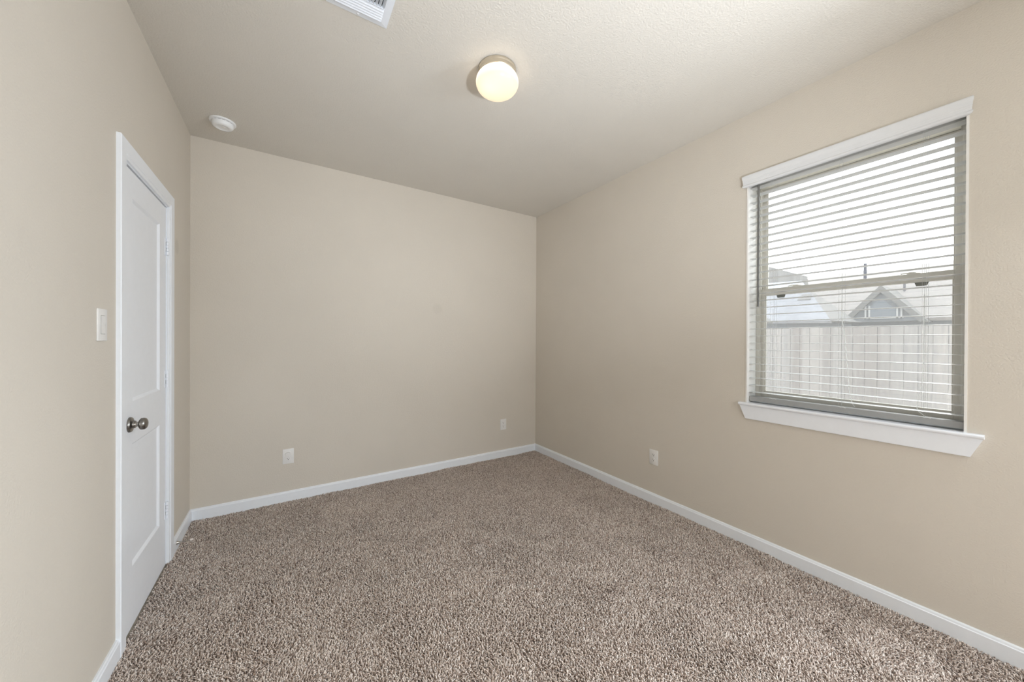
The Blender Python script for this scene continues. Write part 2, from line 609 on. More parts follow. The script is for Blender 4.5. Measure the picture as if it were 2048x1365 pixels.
# baseboards: flat board, small step and eased top
BT, BH = 0.0136, 0.0766
def base_prof(sign, wall):
    return [(wall, -0.03), (wall + sign * BT, -0.03), (wall + sign * BT, BH - 0.014), (wall + sign * (BT - 0.003), BH - 0.011),
            (wall + sign * (BT - 0.0045), BH - 0.004), (wall + sign * 0.006, BH), (wall, BH)]
CY0, CY1, CZ = 2.053, 2.852, 2.1275      # outer edges of the door casing
def base_left(y0, y1, e0, e1, label):
    pr = base_prof(1, XL)
    off = [p[0] - XL for p in pr]
    b = prism(bmesh.new(), pr, 'y', y0, y1, [o * e0 for o in off], [-o * e1 for o in off])
    struct('baseboard_left', b, 'trim', label, 'baseboard')
base_left(YF, CY0, 0, 0, 'white baseboard on the left wall, nearer than the door')
base_left(CY1, YB, 0, 1, 'short white baseboard between the door casing and the far corner')
pr = base_prof(-1, YB)
off = [YB - p[0] for p in pr]
struct('baseboard_back', prism(bmesh.new(), pr, 'x', XL, XR, off, [-o for o in off]), 'trim', 'white baseboard along the far wall under its two outlets', 'baseboard')
pr = base_prof(-1, XR)
off = [XR - p[0] for p in pr]
struct('baseboard_right', prism(bmesh.new(), pr, 'y', YF, YB, None, [-o for o in off]), 'trim', 'white baseboard along the window wall', 'baseboard')

# ------------------------------------------------------------------ door
door = empty('door_1', (XL, (DY0 + DY1) / 2, 0))
tag(door, 'white two-panel closet door with dark round knob in white casing', 'door', kind='structure')
def dpart(name, bm, mat, parent=None, smooth=False):
    # build in world coordinates, then move under the door
    o = obj(name, bm, mat, smooth=smooth)
    o.parent = parent or door
    base = door.location
    for v in o.data.vertices:
        v.co -= base
    return o
# casing: two legs and a head, with a stepped inner edge
cw = 0.0745
bm = bmesh.new()
ci0, ci1, cz = CY0 + cw, CY1 - cw, CZ - cw
def casing_prof(s):
    # (distance from outer edge, projection)
    return [(0, 0), (0, 0.013), (0.003, 0.016), (cw - 0.016, 0.0145), (cw - 0.012, 0.011), (cw - 0.002, 0.0095), (cw, 0.0075), (cw, 0)]
P = casing_prof(1)
prism(bm, [(XL + p, CY0 + d) for d, p in P], 'z', -0.004, CZ, None, [-d for d, p in P])
prism(bm, [(XL + p, CY1 - d) for d, p in P], 'z', -0.004, CZ, None, [-d for d, p in P])
prism(bm, [(XL + p, CZ - d) for d, p in P], 'y', CY0, CY1, [d for d, p in P], [-d for d, p in P])
dpart('door_casing', bm, 'trim')
bm = bmesh.new()
box(bm, XL - 0.058, XL + 0.001, DY0 - 0.0, DY0 + 0.003, 0, DZ)
box(bm, XL - 0.058, XL + 0.001, DY1 - 0.003, DY1, 0, DZ)
box(bm, XL - 0.058, XL + 0.001, DY0, DY1, DZ - 0.0075, DZ + 0.001)
dpart('door_jamb', bm, 'trim')
# leaf with two recessed panels and sloped sticking
LX = XL - 0.004
ly0, ly1, lz0, lz1 = DY0 + 0.006, DY1 - 0.006, -0.001, DZ - 0.0125
panels = [(ly0 + 0.112, ly1 - 0.112, 0.268, 0.823), (ly0 + 0.112, ly1 - 0.112, 1.013, 1.922)]
bm = bmesh.new()
ys = [ly0, panels[0][0], panels[0][1], ly1]
zs = [lz0, 0.268, 0.823, 1.013, 1.922, lz1]
V = {}
def dv(x, y, z):
    k = (round(x, 5), round(y, 5), round(z, 5))
    if k not in V: V[k] = bm.verts.new(k)
    return V[k]
for i in range(3):
    for j in range(5):
        a, b, c, d = ys[i], ys[i + 1], zs[j], zs[j + 1]
        if i == 1 and j in (1, 3):
            e, dp = 0.011, 0.0095
            o4 = [(a, c), (b, c), (b, d), (a, d)]
            i4 = [(a + e, c + e), (b - e, c + e), (b - e, d - e), (a + e, d - e)]
            e2 = 0.004
            s4 = [(a + e2, c + e2), (b - e2, c + e2), (b - e2, d - e2), (a + e2, d - e2)]
            for k in range(4):
                k2 = (k + 1) % 4
                bm.faces.new((dv(LX, *o4[k]), dv(LX, *o4[k2]), dv(LX - 0.003, *s4[k2]), dv(LX - 0.003, *s4[k])))
                bm.faces.new((dv(LX - 0.003, *s4[k]), dv(LX - 0.003, *s4[k2]), dv(LX - dp, *i4[k2]), dv(LX - dp, *i4[k])))
            bm.faces.new([dv(LX - dp, *p) for p in i4])
        else:
            bm.faces.new((dv(LX, a, c), dv(LX, b, c), dv(LX, b, d), dv(LX, a, d)))
BXk = LX - 0.035
for (p, q) in [((ly0, lz0), (ly1, lz0)), ((ly1, lz0), (ly1, lz1)), ((ly1, lz1), (ly0, lz1)), ((ly0, lz1), (ly0, lz0))]:
    poly(bm, [(LX, *p), (LX, *q), (BXk, *q), (BXk, *p)])
poly(bm, [(BXk, ly0, lz0), (BXk, ly1, lz0), (BXk, ly1, lz1), (BXk, ly0, lz1)])
bmesh.ops.remove_doubles(bm, verts=bm.verts, dist=1e-5)
leaf = dpart('door_leaf', bm, 'door')
# hinges: leaves, five-knuckle barrel with two dark gaps
for hz in (1.820, 1.064, 0.311):
    bm = bmesh.new()
    box(bm, XL - 0.0055, XL - 0.0022, DY1 - 0.026, DY1 - 0.0035, hz - 0.0475, hz + 0.0475)
    box(bm, XL - 0.002, XL + 0.006, DY1 - 0.0042, DY1 - 0.0012, hz - 0.0475, hz + 0.0475)
    hy, hx = DY1 - 0.0085, XL + 0.0035
    ks = [-0.0475, -0.0285, -0.0265, -0.0095, -0.0075, 0.0075, 0.0095, 0.0265, 0.0285, 0.0475]
    for k in range(0, 10, 2):
        lathe(bm, [(0.0062, ks[k]), (0.0062, ks[k + 1])], (hx, hy, hz), 'z', 16)
    h = dpart('hinge', bm, 'door', smooth=True)
    bm = bmesh.new()
    box(bm, XL - 0.0038, XL - 0.0016, DY1 - 0.0135, DY1 - 0.010, hz - 0.0275, hz - 0.0075)
    box(bm, XL - 0.0038, XL - 0.0016, DY1 - 0.0135, DY1 - 0.010, hz + 0.0075, hz + 0.0275)
    g = dpart('hinge_gap', bm, 'tab', parent=h)
# knob: oval-ended rose, collar, neck and ball
KY, KZ = 2.213, 0.914
kb = empty('door_knob', (LX - door.location.x, KY - door.location.y, KZ), door)
bm = bmesh.new()
lathe(bm, [(0.0335, 0.0), (0.0335, 0.004), (0.031, 0.0085), (0.024, 0.011), (0.0175, 0.013), (0.0160, 0.020), (0.0, 0.0205)], (0, 0, 0), 'x', 40)
obj('knob_rose', bm, 'pewter', kb, smooth=True)
bm = bmesh.new()
lathe(bm, [(0.0125, 0.018), (0.0112, 0.022), (0.0108, 0.028), (0.0120, 0.033), (0.0, 0.033)], (0, 0, 0), 'x', 32)
obj('knob_neck', bm, 'nickel', kb, smooth=True)
bm = bmesh.new()
kp = [(0.0125, 0.033), (0.0185, 0.035), (0.0232, 0.0385), (0.0250, 0.0410), (0.0262, 0.0425), (0.0258, 0.0435), (0.0265, 0.0495), (0.0258, 0.0555), (0.0235, 0.0605), (0.0195, 0.0645), (0.0135, 0.0672), (0.0070, 0.0684), (0.0, 0.0688)]
lathe(bm, [(r, 0.0305 + (h - 0.033) * 0.80) for r, h in kp], (0, 0, 0), 'x', 40)
obj('knob_ball', bm, 'pewter', kb, smooth=True)

# ------------------------------------------------------------------ rigid door stop on the short baseboard
ds = empty('door_stop', (XL + BT, 2.921, 0.041))
tag(ds, 'thin chrome door stop with pale tip on the short baseboard beside the door', 'door stop')
bm = lathe(bmesh.new(), [(0.011, -0.0005), (0.011, 0.002), (0.0075, 0.008), (0.0052, 0.016), (0.0036, 0.026), (0.0, 0.026)], (0, 0, 0), 'x', 24)
obj('flared_base', bm, 'nickel', ds, smooth=True)
bm = lathe(bmesh.new(), [(0.0032, 0.02), (0.0030, 0.064), (0.0, 0.064)], (0, 0, 0), 'x', 16)
obj('rod', bm, 'nickel', ds, smooth=True)
bm = lathe(bmesh.new(), [(0.0045, 0.062), (0.0062, 0.064), (0.0062, 0.073), (0.005, 0.077), (0.0, 0.078)], (0, 0, 0), 'x', 20)
obj('rubber_tip', bm, 'rubber', ds, smooth=True)

# ------------------------------------------------------------------ light switch and outlets
PW, PH = 0.0385, 0.0595
def wall_frame(o, side):
    # local axes: +x out of the wall, y along it, z up
    if side == 'left': o.rotation_euler = (0, 0, 0)
    elif side == 'back': o.rotation_euler = (0, 0, -PI / 2)
    else: o.rotation_euler = (0, 0, PI)
def cover_plate(parent):
    bm = bx(-0.0005, 0.0055, -PW, PW, -PH, PH, bevel=0.0028, seg=2)
    obj('cover_plate', bm, 'plastic', parent, smooth=True)
sw = empty('light_switch', (XL, 1.917, 1.345))
wall_frame(sw, 'left')
tag(sw, 'white rocker light switch on the left wall next to the door casing', 'light switch')
cover_plate(sw)
bm = bmesh.new()
prism(bm, [(0.004, -0.0335), (0.0066, -0.0335), (0.0059, 0.0), (0.0072, 0.0335), (0.004, 0.0335)], 'y', -0.0165, 0.0165)
obj('rocker', bm, 'plastic', sw)
bm = bmesh.new()
box(bm, 0.0050, 0.0058, -0.0175, 0.0175, -0.0348, -0.0335)
box(bm, 0.0050, 0.0058, -0.0175, 0.0175, 0.0335, 0.0348)
box(bm, 0.0050, 0.0058, -0.0178, -0.0165, -0.0348, 0.0348)
box(bm, 0.0050, 0.0058, 0.0165, 0.0178, -0.0348, 0.0348)
obj('rocker_gap', bm, 'tab', sw)

def outlet(loc, side, label):
    o = empty('power_outlet', loc)
    wall_frame(o, side)
    tag(o, label, 'outlet', 'duplex outlets low on the walls')
    cover_plate(o)
    for zc in (0.0195, -0.0195):
        bm = bmesh.new()
        n = 32
        pts = []
        for k in range(n):
            a = 2 * PI * k / n
            pts.append((max(-0.0145, min(0.0145, 0.0172 * math.cos(a))), zc + 0.0142 * math.sin(a)))
        prism(bm, pts, 'x', 0.004, 0.0068)
        f = obj('receptacle', bm, 'plastic', o)
        bm = bmesh.new()
        box(bm, 0.0062, 0.0071, -0.0075, -0.0050, zc - 0.001, zc + 0.0075)
        box(bm, 0.0062, 0.0071, 0.0050, 0.0070, zc - 0.0, zc + 0.0070)
        lathe(bm, [(0.0031, 0.0062), (0.0031, 0.0071)], (0, 0, zc - 0.0075), 'x', 16)
        obj('slots', bm, 'dark', f)
    bm = lathe(bmesh.new(), [(0.003, 0.005), (0.003, 0.0062), (0.0015, 0.0068), (0.0, 0.0068)], (0, 0, 0), 'x', 16)
    obj('screw', bm, 'screw', o, smooth=True)
    return o
outlet((0.0132, YB, 0.355), 'back', 'white wall outlet with an oval plug cap in its upper socket, left on far wall')
outlet((2.0285, YB, 0.3575), 'back', 'white outlet on the far wall close to the corner, nothing plugged in')
outlet((XR, 1.7530, 0.3635), 'right', 'white outlet on the window wall, low between corner and window')
cp = bmesh.new()
n = 32
prism(cp, [(0.0205 * math.cos(2 * PI * k / n), 0.0125 * math.sin(2 * PI * k / n)) for k in range(n)], 'x', 0.0, 0.011)
bmesh.ops.bevel(cp, geom=[e for e in cp.edges if abs(e.verts[0].co.x - 0.011) < 1e-6 and abs(e.verts[1].co.x - 0.011) < 1e-6], offset=0.003, segments=2, affect='EDGES')
cap = obj('plug_cap', cp, 'plastic', smooth=True, loc=(0.0132, YB - 0.0072, 0.3755))
wall_frame(cap, 'back')
tag(cap, 'oval white plug cap pushed into the upper socket of the left far-wall outlet', 'plug cap')

# ------------------------------------------------------------------ ceiling lamp
LXc, LYc = 0.944, 1.632
lamp = empty('ceiling_light', (LXc, LYc, CH))
tag(lamp, 'flush round ceiling lamp, glowing frosted glass bowl on satin nickel ring', 'ceiling light')
bm = lathe(bmesh.new(), [(0.0, 0.002), (0.097, 0.002), (0.1005, -0.003), (0.1005, -0.013), (0.0985, -0.016), (0.0985, -0.020), (0.1000, -0.023), (0.1000, -0.035), (0.097, -0.038), (0.093, -0.038), (0.093, -0.004), (0.0, -0.004)], (0, 0, 0), 'z', 64)
obj('metal_ring', bm, 'satin', lamp, smooth=True)
gp = [(0.0935, -0.034), (0.1000, -0.040), (0.1070, -0.049), (0.1115, -0.059), (0.1135, -0.070), (0.1125, -0.082), (0.1080, -0.094), (0.0995, -0.1055), (0.0870, -0.1150), (0.0705, -0.1225), (0.0500, -0.1280), (0.0260, -0.1310), (0.0, -0.1320)]
bm = lathe(bmesh.new(), gp, (0, 0, 0), 'z', 64)
bowl = obj('glass_bowl', bm, 'opal', lamp, smooth=True)
bm = lathe(bmesh.new(), [(0.0, -0.006), (0.013, -0.008), (0.013, -0.03), (0.018, -0.035), (0.0, -0.036)], (-0.038, -0.002, 0), 'z', 20)
obj('bulb_socket', bm, 'plastic', lamp, smooth=True)
ld = bpy.data.lights.new('lamp_bulb', 'POINT')
ld.energy = 0.05
ld.color = (1.0, 0.88, 0.72)
ld.shadow_soft_size = 0.016
lo = bpy.data.objects.new('bulb', ld)
COL.objects.link(lo)
lo.parent = lamp
lo.location = (-0.046, -0.006, -0.072)

# ------------------------------------------------------------------ smoke detector
sd = empty('smoke_detector', (-0.362, 3.020, CH))
tag(sd, 'round white smoke detector on the ceiling near the left far corner', 'smoke detector')
bm = lathe(bmesh.new(), [(0.0, 0.001), (0.071, 0.001), (0.072, -0.002), (0.0715, -0.007), (0.069, -0.0095), (0.060, -0.0105), (0.0, -0.0105)], (0, 0, 0), 'z', 56)
obj('mounting_ring', bm, 'detector', sd, smooth=True)
bm = lathe(bmesh.new(), [(0.0, -0.009), (0.0575, -0.009), (0.0575, -0.0155), (0.0, -0.0155)], (0, 0, 0), 'z', 56)
obj('vent_gap', bm, 'dark', sd, smooth=True)
bm = lathe(bmesh.new(), [(0.0, -0.013), (0.0600, -0.013), (0.0602, -0.018), (0.0585, -0.027), (0.0555, -0.034), (0.050, -0.0385), (0.042, -0.0405), (0.034, -0.0405), (0.031, -0.0385), (0.024, -0.0378), (0.0, -0.0378)], (0, 0, 0), 'z', 56)
for k in range(16):
    a = 2 * PI * k / 16
    c, s = math.cos(a), math.sin(a)
    b2 = bmesh.ops.create_cube(bm, size=1.0)['verts']
    for v in b2:
        lx, lyy, lz = v.co.x * 0.005, v.co.y * 0.006, -0.0125 + v.co.z * 0.005
        v.co = Vector(((0.0572 + lx) * c - lyy * s, (0.0572 + lx) * s + lyy * c, lz))
obj('detector_body', bm, 'detector', sd, smooth=True)
bm = lathe(bmesh.new(), [(0.0, -0.037), (0.010, -0.037), (0.010, -0.0395), (0.008, -0.0402), (0.0, -0.0402)], (0.005, -0.006, 0), 'z', 24)
obj('test_button', bm, 'plastic', sd, smooth=True)

# ------------------------------------------------------------------ ceiling air vent
VX0, VX1, VY0, VY1 = 0.138, 0.386, 1.345, 1.696
av = empty('air_vent', ((VX0 + VX1) / 2, (VY0 + VY1) / 2, CH))
tag(av, 'white louvred ceiling air vent at the top edge of the view', 'air vent')
hx, hy = (VX1 - VX0) / 2, (VY1 - VY0) / 2
bm = bmesh.new()
fw_ = 0.031
def frame_ring(bm, hx, hy, w, z_out, z_in, th):
    o4 = [(-hx, -hy), (hx, -hy), (hx, hy), (-hx, hy)]
    i4 = [(-hx + w, -hy + w), (hx - w, -hy + w), (hx - w, hy - w), (-hx + w, hy - w)]
    for k in range(4):
        k2 = (k + 1) % 4
        A, B, C, D = o4[k], o4[k2], i4[k2], i4[k]
        poly(bm, [(A[0], A[1], z_out), (B[0], B[1], z_out), (C[0], C[1], z_in), (D[0], D[1], z_in)])
        poly(bm, [(A[0], A[1], 0.0), (B[0], B[1], 0.0), (B[0], B[1], z_out), (A[0], A[1], z_out)])
        poly(bm, [(D[0], D[1], z_in), (C[0], C[1], z_in), (C[0], C[1], -0.0008), (D[0], D[1], -0.0008)])
    bmesh.ops.remove_doubles(bm, verts=bm.verts, dist=1e-6)
frame_ring(bm, hx, hy, fw_, -0.004, -0.0075, 0.002)
obj('vent_frame', bm, 'grille', av)
bm = bx(-hx + fw_ - 0.002, hx - fw_ + 0.002, -hy + fw_ - 0.002, hy - fw_ + 0.002, -0.0012, -0.0004)
obj('duct_opening', bm, 'dark', av)
def blade_y(yc, lean):      # blade running along x
    b = bmesh.new()
    prism(b, [(yc - 0.0075 * lean, -0.0125), (yc - 0.0065 * lean, -0.0132), (yc + 0.002 * lean, -0.008), (yc + 0.006 * lean, -0.0015), (yc + 0.005 * lean, -0.0012), (yc + 0.001 * lean, -0.0072)], 'x', -hx + fw_, hx - fw_)
    obj('louver', b, 'grille', av)
for k in range(5):
    blade_y(hy - fw_ - 0.009 - k * 0.0132, -1)
    blade_y(-hy + fw_ + 0.009 + k * 0.0132, 1)
yin = hy - fw_ - 0.009 - 4 * 0.0132 - 0.010
obj('divider', bx(-hx + fw_, hx - fw_, yin - 0.001, yin + 0.001, -0.013, -0.001), 'grille', av)
obj('divider', bx(-hx + fw_, hx - fw_, -yin - 0.001, -yin + 0.001, -0.013, -0.001), 'grille', av)
nb = 13
for k in range(nb):
    xc = -hx + fw_ + (k + 0.5) * (2 * hx - 2 * fw_) / nb
    s = -1 if xc < 0 else 1
    b = bmesh.new()
    prism(b, [(xc + s * 0.004, -0.0132), (xc + s * 0.0048, -0.0128), (xc - s * 0.003, -0.0015), (xc - s * 0.0038, -0.0018)], 'y', -yin + 0.001, yin - 0.001)
    obj('louver', b, 'grille', av)
for s in (1, -1):
    bm = lathe(bmesh.new(), [(0.0045, -0.004), (0.0045, -0.0075), (0.003, -0.0095), (0.0, -0.0098)], (0.0, s * (hy - 0.012), 0), 'z', 16)
    obj('screw', bm, 'screw', av, smooth=True)

# ------------------------------------------------------------------ window
win = empty('window_1', (XR, (WY0 + WY1) / 2, WZ0))
tag(win, 'single-hung window with almond sashes and white sill on the right wall', 'window', kind='structure')
def wpart(name, bm, mat, parent=None, smooth=False):
    o = obj(name, bm, mat, smooth=smooth)
    o.parent = parent or win
    for v in o.data.vertices:
        v.co -= win.location
    return o
# white liner boards on the reveals, edge showing 6 mm on the wall face
bm = bmesh.new()
box(bm, XR - 0.003, 2.602, WY0 - 0.001, WY0 + 0.007, WZ0, WZ1)
box(bm, XR - 0.003, 2.602, WY1 - 0.007, WY1 + 0.001, WZ0, WZ1)
box(bm, XR - 0.003, 2.602, WY0, WY1, WZ1 - 0.007, WZ1 + 0.001)
wpart('reveal_liner', bm, 'liner')
# stool with rounded nose and mitred apron
SD = 0.030
bm = bmesh.new()
nose = [(XR - SD + 0.006 - 0.006 * math.sin(PI * k / 12), WZ0 - 0.008 + 0.008 * math.cos(PI * k / 12)) for k in range(13)]
np_ = [(2.602, WZ0 - 0.018), (2.602, WZ0)] + nose + [(XR - SD + 0.012, WZ0 - 0.018)]
prism(bm, np_, 'y', WY0 + 0.0002, WY1 - 0.0002)
front = [(XR, WZ0 - 0.018), (XR, WZ0)] + np_[2:]
prism(bm, front, 'y', 0.1725, WY0 + 0.0002)
prism(bm, front, 'y', WY1 - 0.0002, 1.121)
wpart('window_sill', bm, 'sillpaint')
bm = bmesh.new()
ap = [(XR, 0.888), (XR - 0.016, 0.888), (XR - 0.016, 0.806), (XR - 0.014, 0.8035), (XR, 0.8035)]
o_a = [0.0, 0.0, 0.0335, 0.0345, 0.0345]
prism(bm, ap, 'y', 0.1745, 1.1185, o_a, [-o for o in o_a])
wpart('sill_apron', bm, 'sillpaint')
# vinyl master frame
FX0, FX1 = 2.588, XO - 0.002
fy0, fy1 = WY0 + 0.007, WY1 - 0.007
bm = bmesh.new()
fwid = 0.020
box(bm, FX0, FX1, fy0, fy0 + fwid, WZ0, WZ1 - 0.007, bevel=0.002)
box(bm, FX0, FX1, fy1 - fwid, fy1, WZ0, WZ1 - 0.007, bevel=0.002)
box(bm, FX0, FX1, fy0 + fwid, fy1 - fwid, WZ1 - 0.052, WZ1 - 0.007, bevel=0.002)
box(bm, FX0, FX1, fy0 + fwid, fy1 - fwid, WZ0, WZ0 + 0.030, bevel=0.002)
# track ribs and stepped head
box(bm, FX0 + 0.003, FX0 + 0.010, fy0 + fwid - 0.001, fy0 + fwid + 0.005, WZ0 + 0.03, WZ1 - 0.052)
box(bm, FX0 + 0.003, FX0 + 0.010, fy1 - fwid - 0.005, fy1 - fwid + 0.001, WZ0 + 0.03, WZ1 - 0.052)
box(bm, FX0 + 0.034, FX0 + 0.042, fy1 - fwid - 0.005, fy1 - fwid + 0.001, WZ0 + 0.03, WZ1 - 0.052)
box(bm, FX0 + 0.034, FX0 + 0.042, fy0 + fwid - 0.001, fy0 + fwid + 0.005, WZ0 + 0.03, WZ1 - 0.052)
wpart('window_frame', bm, 'vinyl')
def sash(name, x0, x1, y0, y1, z0, z1, st, top, bot):
    bm = bmesh.new()
    box(bm, x0, x1, y0, y0 + st, z0, z1, bevel=0.002)
    box(bm, x0, x1, y1 - st, y1, z0, z1, bevel=0.002)
    box(bm, x0, x1, y0 + st, y1 - st, z1 - top, z1, bevel=0.002)
    box(bm, x0, x1, y0 + st, y1 - st, z0, z0 + bot, bevel=0.002)
    # glazing bead
    xm = (x0 + x1) / 2
    g = 0.006
    box(bm, xm - 0.005, xm + 0.005, y0 + st, y0 + st + g, z0 + bot, z1 - top)
    box(bm, xm - 0.005, xm + 0.005, y1 - st - g, y1 - st, z0 + bot, z1 - top)
    s = wpart(name, bm, 'vinyl')
    gb = bx(xm - 0.0015, xm + 0.0015, y0 + st + 0.001, y1 - st - 0.001, z0 + bot + 0.0005, z1 - top - 0.0005)
    wpart('glass_pane', gb, 'glass', parent=s)
    return s
MR0, MR1 = 1.588, 1.632          # meeting rail
sy0, sy1 = fy0 + fwid + 0.0005, fy1 - fwid - 0.0005
sash('upper_sash', 2.627, 2.648, sy0, sy1, MR0 + 0.004, WZ1 - 0.053, 0.022, 0.016, 0.034)
low = sash('lower_sash', 2.600, 2.624, sy0, sy1, WZ0 + 0.031, MR1, 0.022, MR1 - MR0, 0.040)
for yl in (0.868, 0.397):
    bm = bmesh.new()
    box(bm, 2.604, 2.620, yl - 0.022, yl + 0.022, MR1 - 0.0005, MR1 + 0.0035, bevel=0.001)
    lathe(bm, [(0.010, 0.003), (0.010, 0.008), (0.007, 0.010), (0.0, 0.010)], (2.612, yl, MR1), 'z', 20)
    tube(bm, [(2.610, yl, MR1 + 0.007), (2.598, yl + 0.020, MR1 + 0.006), (2.592, yl + 0.040, MR1 + 0.003)], 0.0035, 8)
    wpart('sash_lock', bm, 'lockmetal', parent=low, smooth=True)
for yl in (0.955, 0.372):
    b = bmesh.new()
    prism(b, [(yl - 0.024, MR0 + 0.002), (yl + 0.024, MR0 + 0.002), (yl + 0.017, MR0 - 0.017), (yl - 0.017, MR0 - 0.017)], 'x', 2.6175, 2.6255)
    wpart('vent_latch', b, 'tab', parent=low)
wpart('insect_screen', bx(2.6508, 2.6516, sy0 + 0.004, sy1 - 0.004, WZ0 + 0.034, MR1 - 0.012), 'screen')

# window added around the side fill lamp, out of view
bm = bmesh.new()
for (a, b, c, d) in ((V2Y0, V2Y1, WZ0, WZ0 + 0.05), (V2Y0, V2Y1, WZ1 - 0.05, WZ1), (V2Y0, V2Y0 + 0.05, WZ0 + 0.05, WZ1 - 0.05), (V2Y1 - 0.05, V2Y1, WZ0 + 0.05, WZ1 - 0.05), (V2Y0 + 0.05, V2Y1 - 0.05, MR0, MR1)):
    box(bm, 2.600, 2.650, a, b, c, d)
w2 = struct('added_window_2', bm, 'vinyl', 'added almond window around the side fill lamp, out of view', 'window')
obj('glass_pane', bx(2.624, 2.627, V2Y0 + 0.05, V2Y1 - 0.05, WZ0 + 0.05, WZ1 - 0.05), 'glass', w2)

bm = bmesh.new()  # unseen window made up to hold the rear fill lamp
for (a, b, c, d) in ((V3X0, V3X1, WZ0, WZ0 + 0.05), (V3X0, V3X1, WZ1 - 0.05, WZ1), (V3X0, V3X0 + 0.05, WZ0 + 0.05, WZ1 - 0.05), (V3X1 - 0.05, V3X1, WZ0 + 0.05, WZ1 - 0.05), ((V3X0 + V3X1) / 2 - 0.03, (V3X0 + V3X1) / 2 + 0.03, WZ0 + 0.05, WZ1 - 0.05)):
    box(bm, a, b, YF - T, YF - T + 0.05, c, d)
w3 = struct('added_window_3', bm, 'vinyl', 'added wide almond window around the rear fill lamp, out of view', 'window')
obj('glass_pane', bx(V3X0 + 0.05, V3X1 - 0.05, YF - T + 0.024, YF - T + 0.027, WZ0 + 0.05, WZ1 - 0.05), 'glass', w3)

# ------------------------------------------------------------------ horizontal blind
bl = empty('window_blind', (2.519, (WY0 + WY1) / 2, WZ0))
tag(bl, 'white two-inch horizontal blind with open slats and moulded valance over the window', 'window blind')
def bpart(name, bm, mat, smooth=False, parent=None):
    o = obj(name, bm, mat, smooth=smooth)
    o.parent = parent or bl
    for v in o.data.vertices:
        v.co -= bl.location
    return o
# valance: crown-moulding outline, mitred returns to the wall
vt, vb = 2.3475, 2.2725
vp = [(0.0, vb), (0.0130, vb), (0.0180, vb + 0.0025), (0.0205, vb + 0.006), (0.0210, vb + 0.010), (0.0190, vb + 0.0135), (0.0165, vb + 0.0150), (0.0165, vb + 0.0175),
      (0.0172, vb + 0.0180), (0.0172, vb + 0.0270), (0.0180, vb + 0.0275), (0.0182, vb + 0.0360), (0.0190, vb + 0.0365), (0.0192, vb + 0.0440), (0.0202, vb + 0.0500), (0.0216, vb + 0.0560),
      (0.0225, vb + 0.0620), (0.0224, vb + 0.0670), (0.0212, vb + 0.0710), (0.0190, vb + 0.0738), (0.0160, vt), (0.0, vt)]
bm = bmesh.new()
offs = [p[0] for p in vp]
prism(bm, [(XR - 0.0005 - p[0], p[1]) for p in vp], 'y', WY0 + 0.008, WY1 + 0.000, [-o for o in offs], [o for o in offs])
bpart('valance', bm, 'valance')
SX0, SX1 = 2.496, 2.546
by0, by1 = 0.2285, 1.0790
bm = bmesh.new()
box(bm, SX0 + 0.002, SX1, by0, by1, 2.287, 2.327, bevel=0.002)
bpart('headrail', bm, 'slat')
NS, SP, Z0 = 30, 0.04474, 0.9705
cords_y = [0.953, 0.640, 0.346]
def slat_mesh():
    bm = bmesh.new()
    th = 0.0014
    n = 6
    top, bot = [], []
    for k in range(n + 1):
        u = -1 + 2 * k / n
        x = 0.025 * u
        arch = 0.0012 * (1 - u * u)
        e = 0.6 if abs(u) == 1 else 1.0
        top.append((x, arch + th * e))
        bot.append((x, arch - th * e))
    prism(bm, top + list(reversed(bot)), 'y', by0, by1)
    return bm
proto = None
for i in range(NS):
    if proto is None:
        proto = obj('slat', slat_mesh(), 'slat', bl, smooth=True)
        s = proto
    else:
        s = proto.copy()
        COL.objects.link(s)
        s.parent = bl
    s.location = (0.521 - 0.519, -bl.location.y, Z0 + i * SP - WZ0)
bm = bx(SX0, SX1, by0, by1, 0.9135, 0.9440, bevel=0.003)
bpart('bottom_rail', bm, 'rail')
for k, yc in enumerate(cords_y):
    bm = bmesh.new()
    for xx in (SX0 - 0.0012, SX1 + 0.0012):
        for dy in ((-0.006, 0.006) if k else (-0.004, 0.010)):
            tube(bm, [(xx, yc + dy, 0.944), (xx, yc + dy, 2.288)], 0.00045, 6)
    bpart('ladder_cord', bm, 'ladder')
    # small knotted tail lying on the bottom rail
    bm = bmesh.new()
    tube(bm, [(SX0 - 0.0010, yc + 0.012, 0.9445), (SX0 - 0.003, yc + 0.004, 0.947), (SX0 - 0.004, yc - 0.004, 0.9445), (SX0 - 0.0035, yc - 0.014, 0.946), (SX0 - 0.002, yc - 0.024, 0.9435)], 0.0011, 6)
    bpart('cord_knot', bm, 'cord')
# slack lift cords bowing behind the slats
bm = bmesh.new()
tube(bm, [(SX1 + 0.004, 0.6475, 1.50), (SX1 + 0.005, 0.6455, 1.41), (SX1 + 0.006, 0.6367, 1.33), (SX1 + 0.006, 0.6235, 1.162), (SX1 + 0.006, 0.6146, 1.012), (SX1 + 0.005, 0.604, 0.965), (SX1 + 0.003, 0.592, 0.946)], 0.0016, 8)
bpart('lift_cord', bm, 'cord')
bm = bmesh.new()
tube(bm, [(SX1 + 0.004, 0.3530, 1.52), (SX1 + 0.005, 0.3536, 1.41), (SX1 + 0.006, 0.3550, 1.218), (SX1 + 0.006, 0.3580, 1.110), (SX1 + 0.006, 0.3700, 1.026), (SX1 + 0.006, 0.3738, 0.978), (SX1 + 0.004, 0.3690, 0.962), (SX1 + 0.002, 0.3560, 0.951), (SX1 + 0.001, 0.3500, 0.9445)], 0.0016, 8)
bpart('lift_cord', bm, 'cord')
# tilt wand on the left and its shorter hook
bm = bmesh.new()
tube(bm, [(SX0 - 0.008, 1.0285, 2.284), (SX0 - 0.007, 1.0285, 1.512)], 0.0060, 6)
bpart('tilt_wand', bm, 'wand')

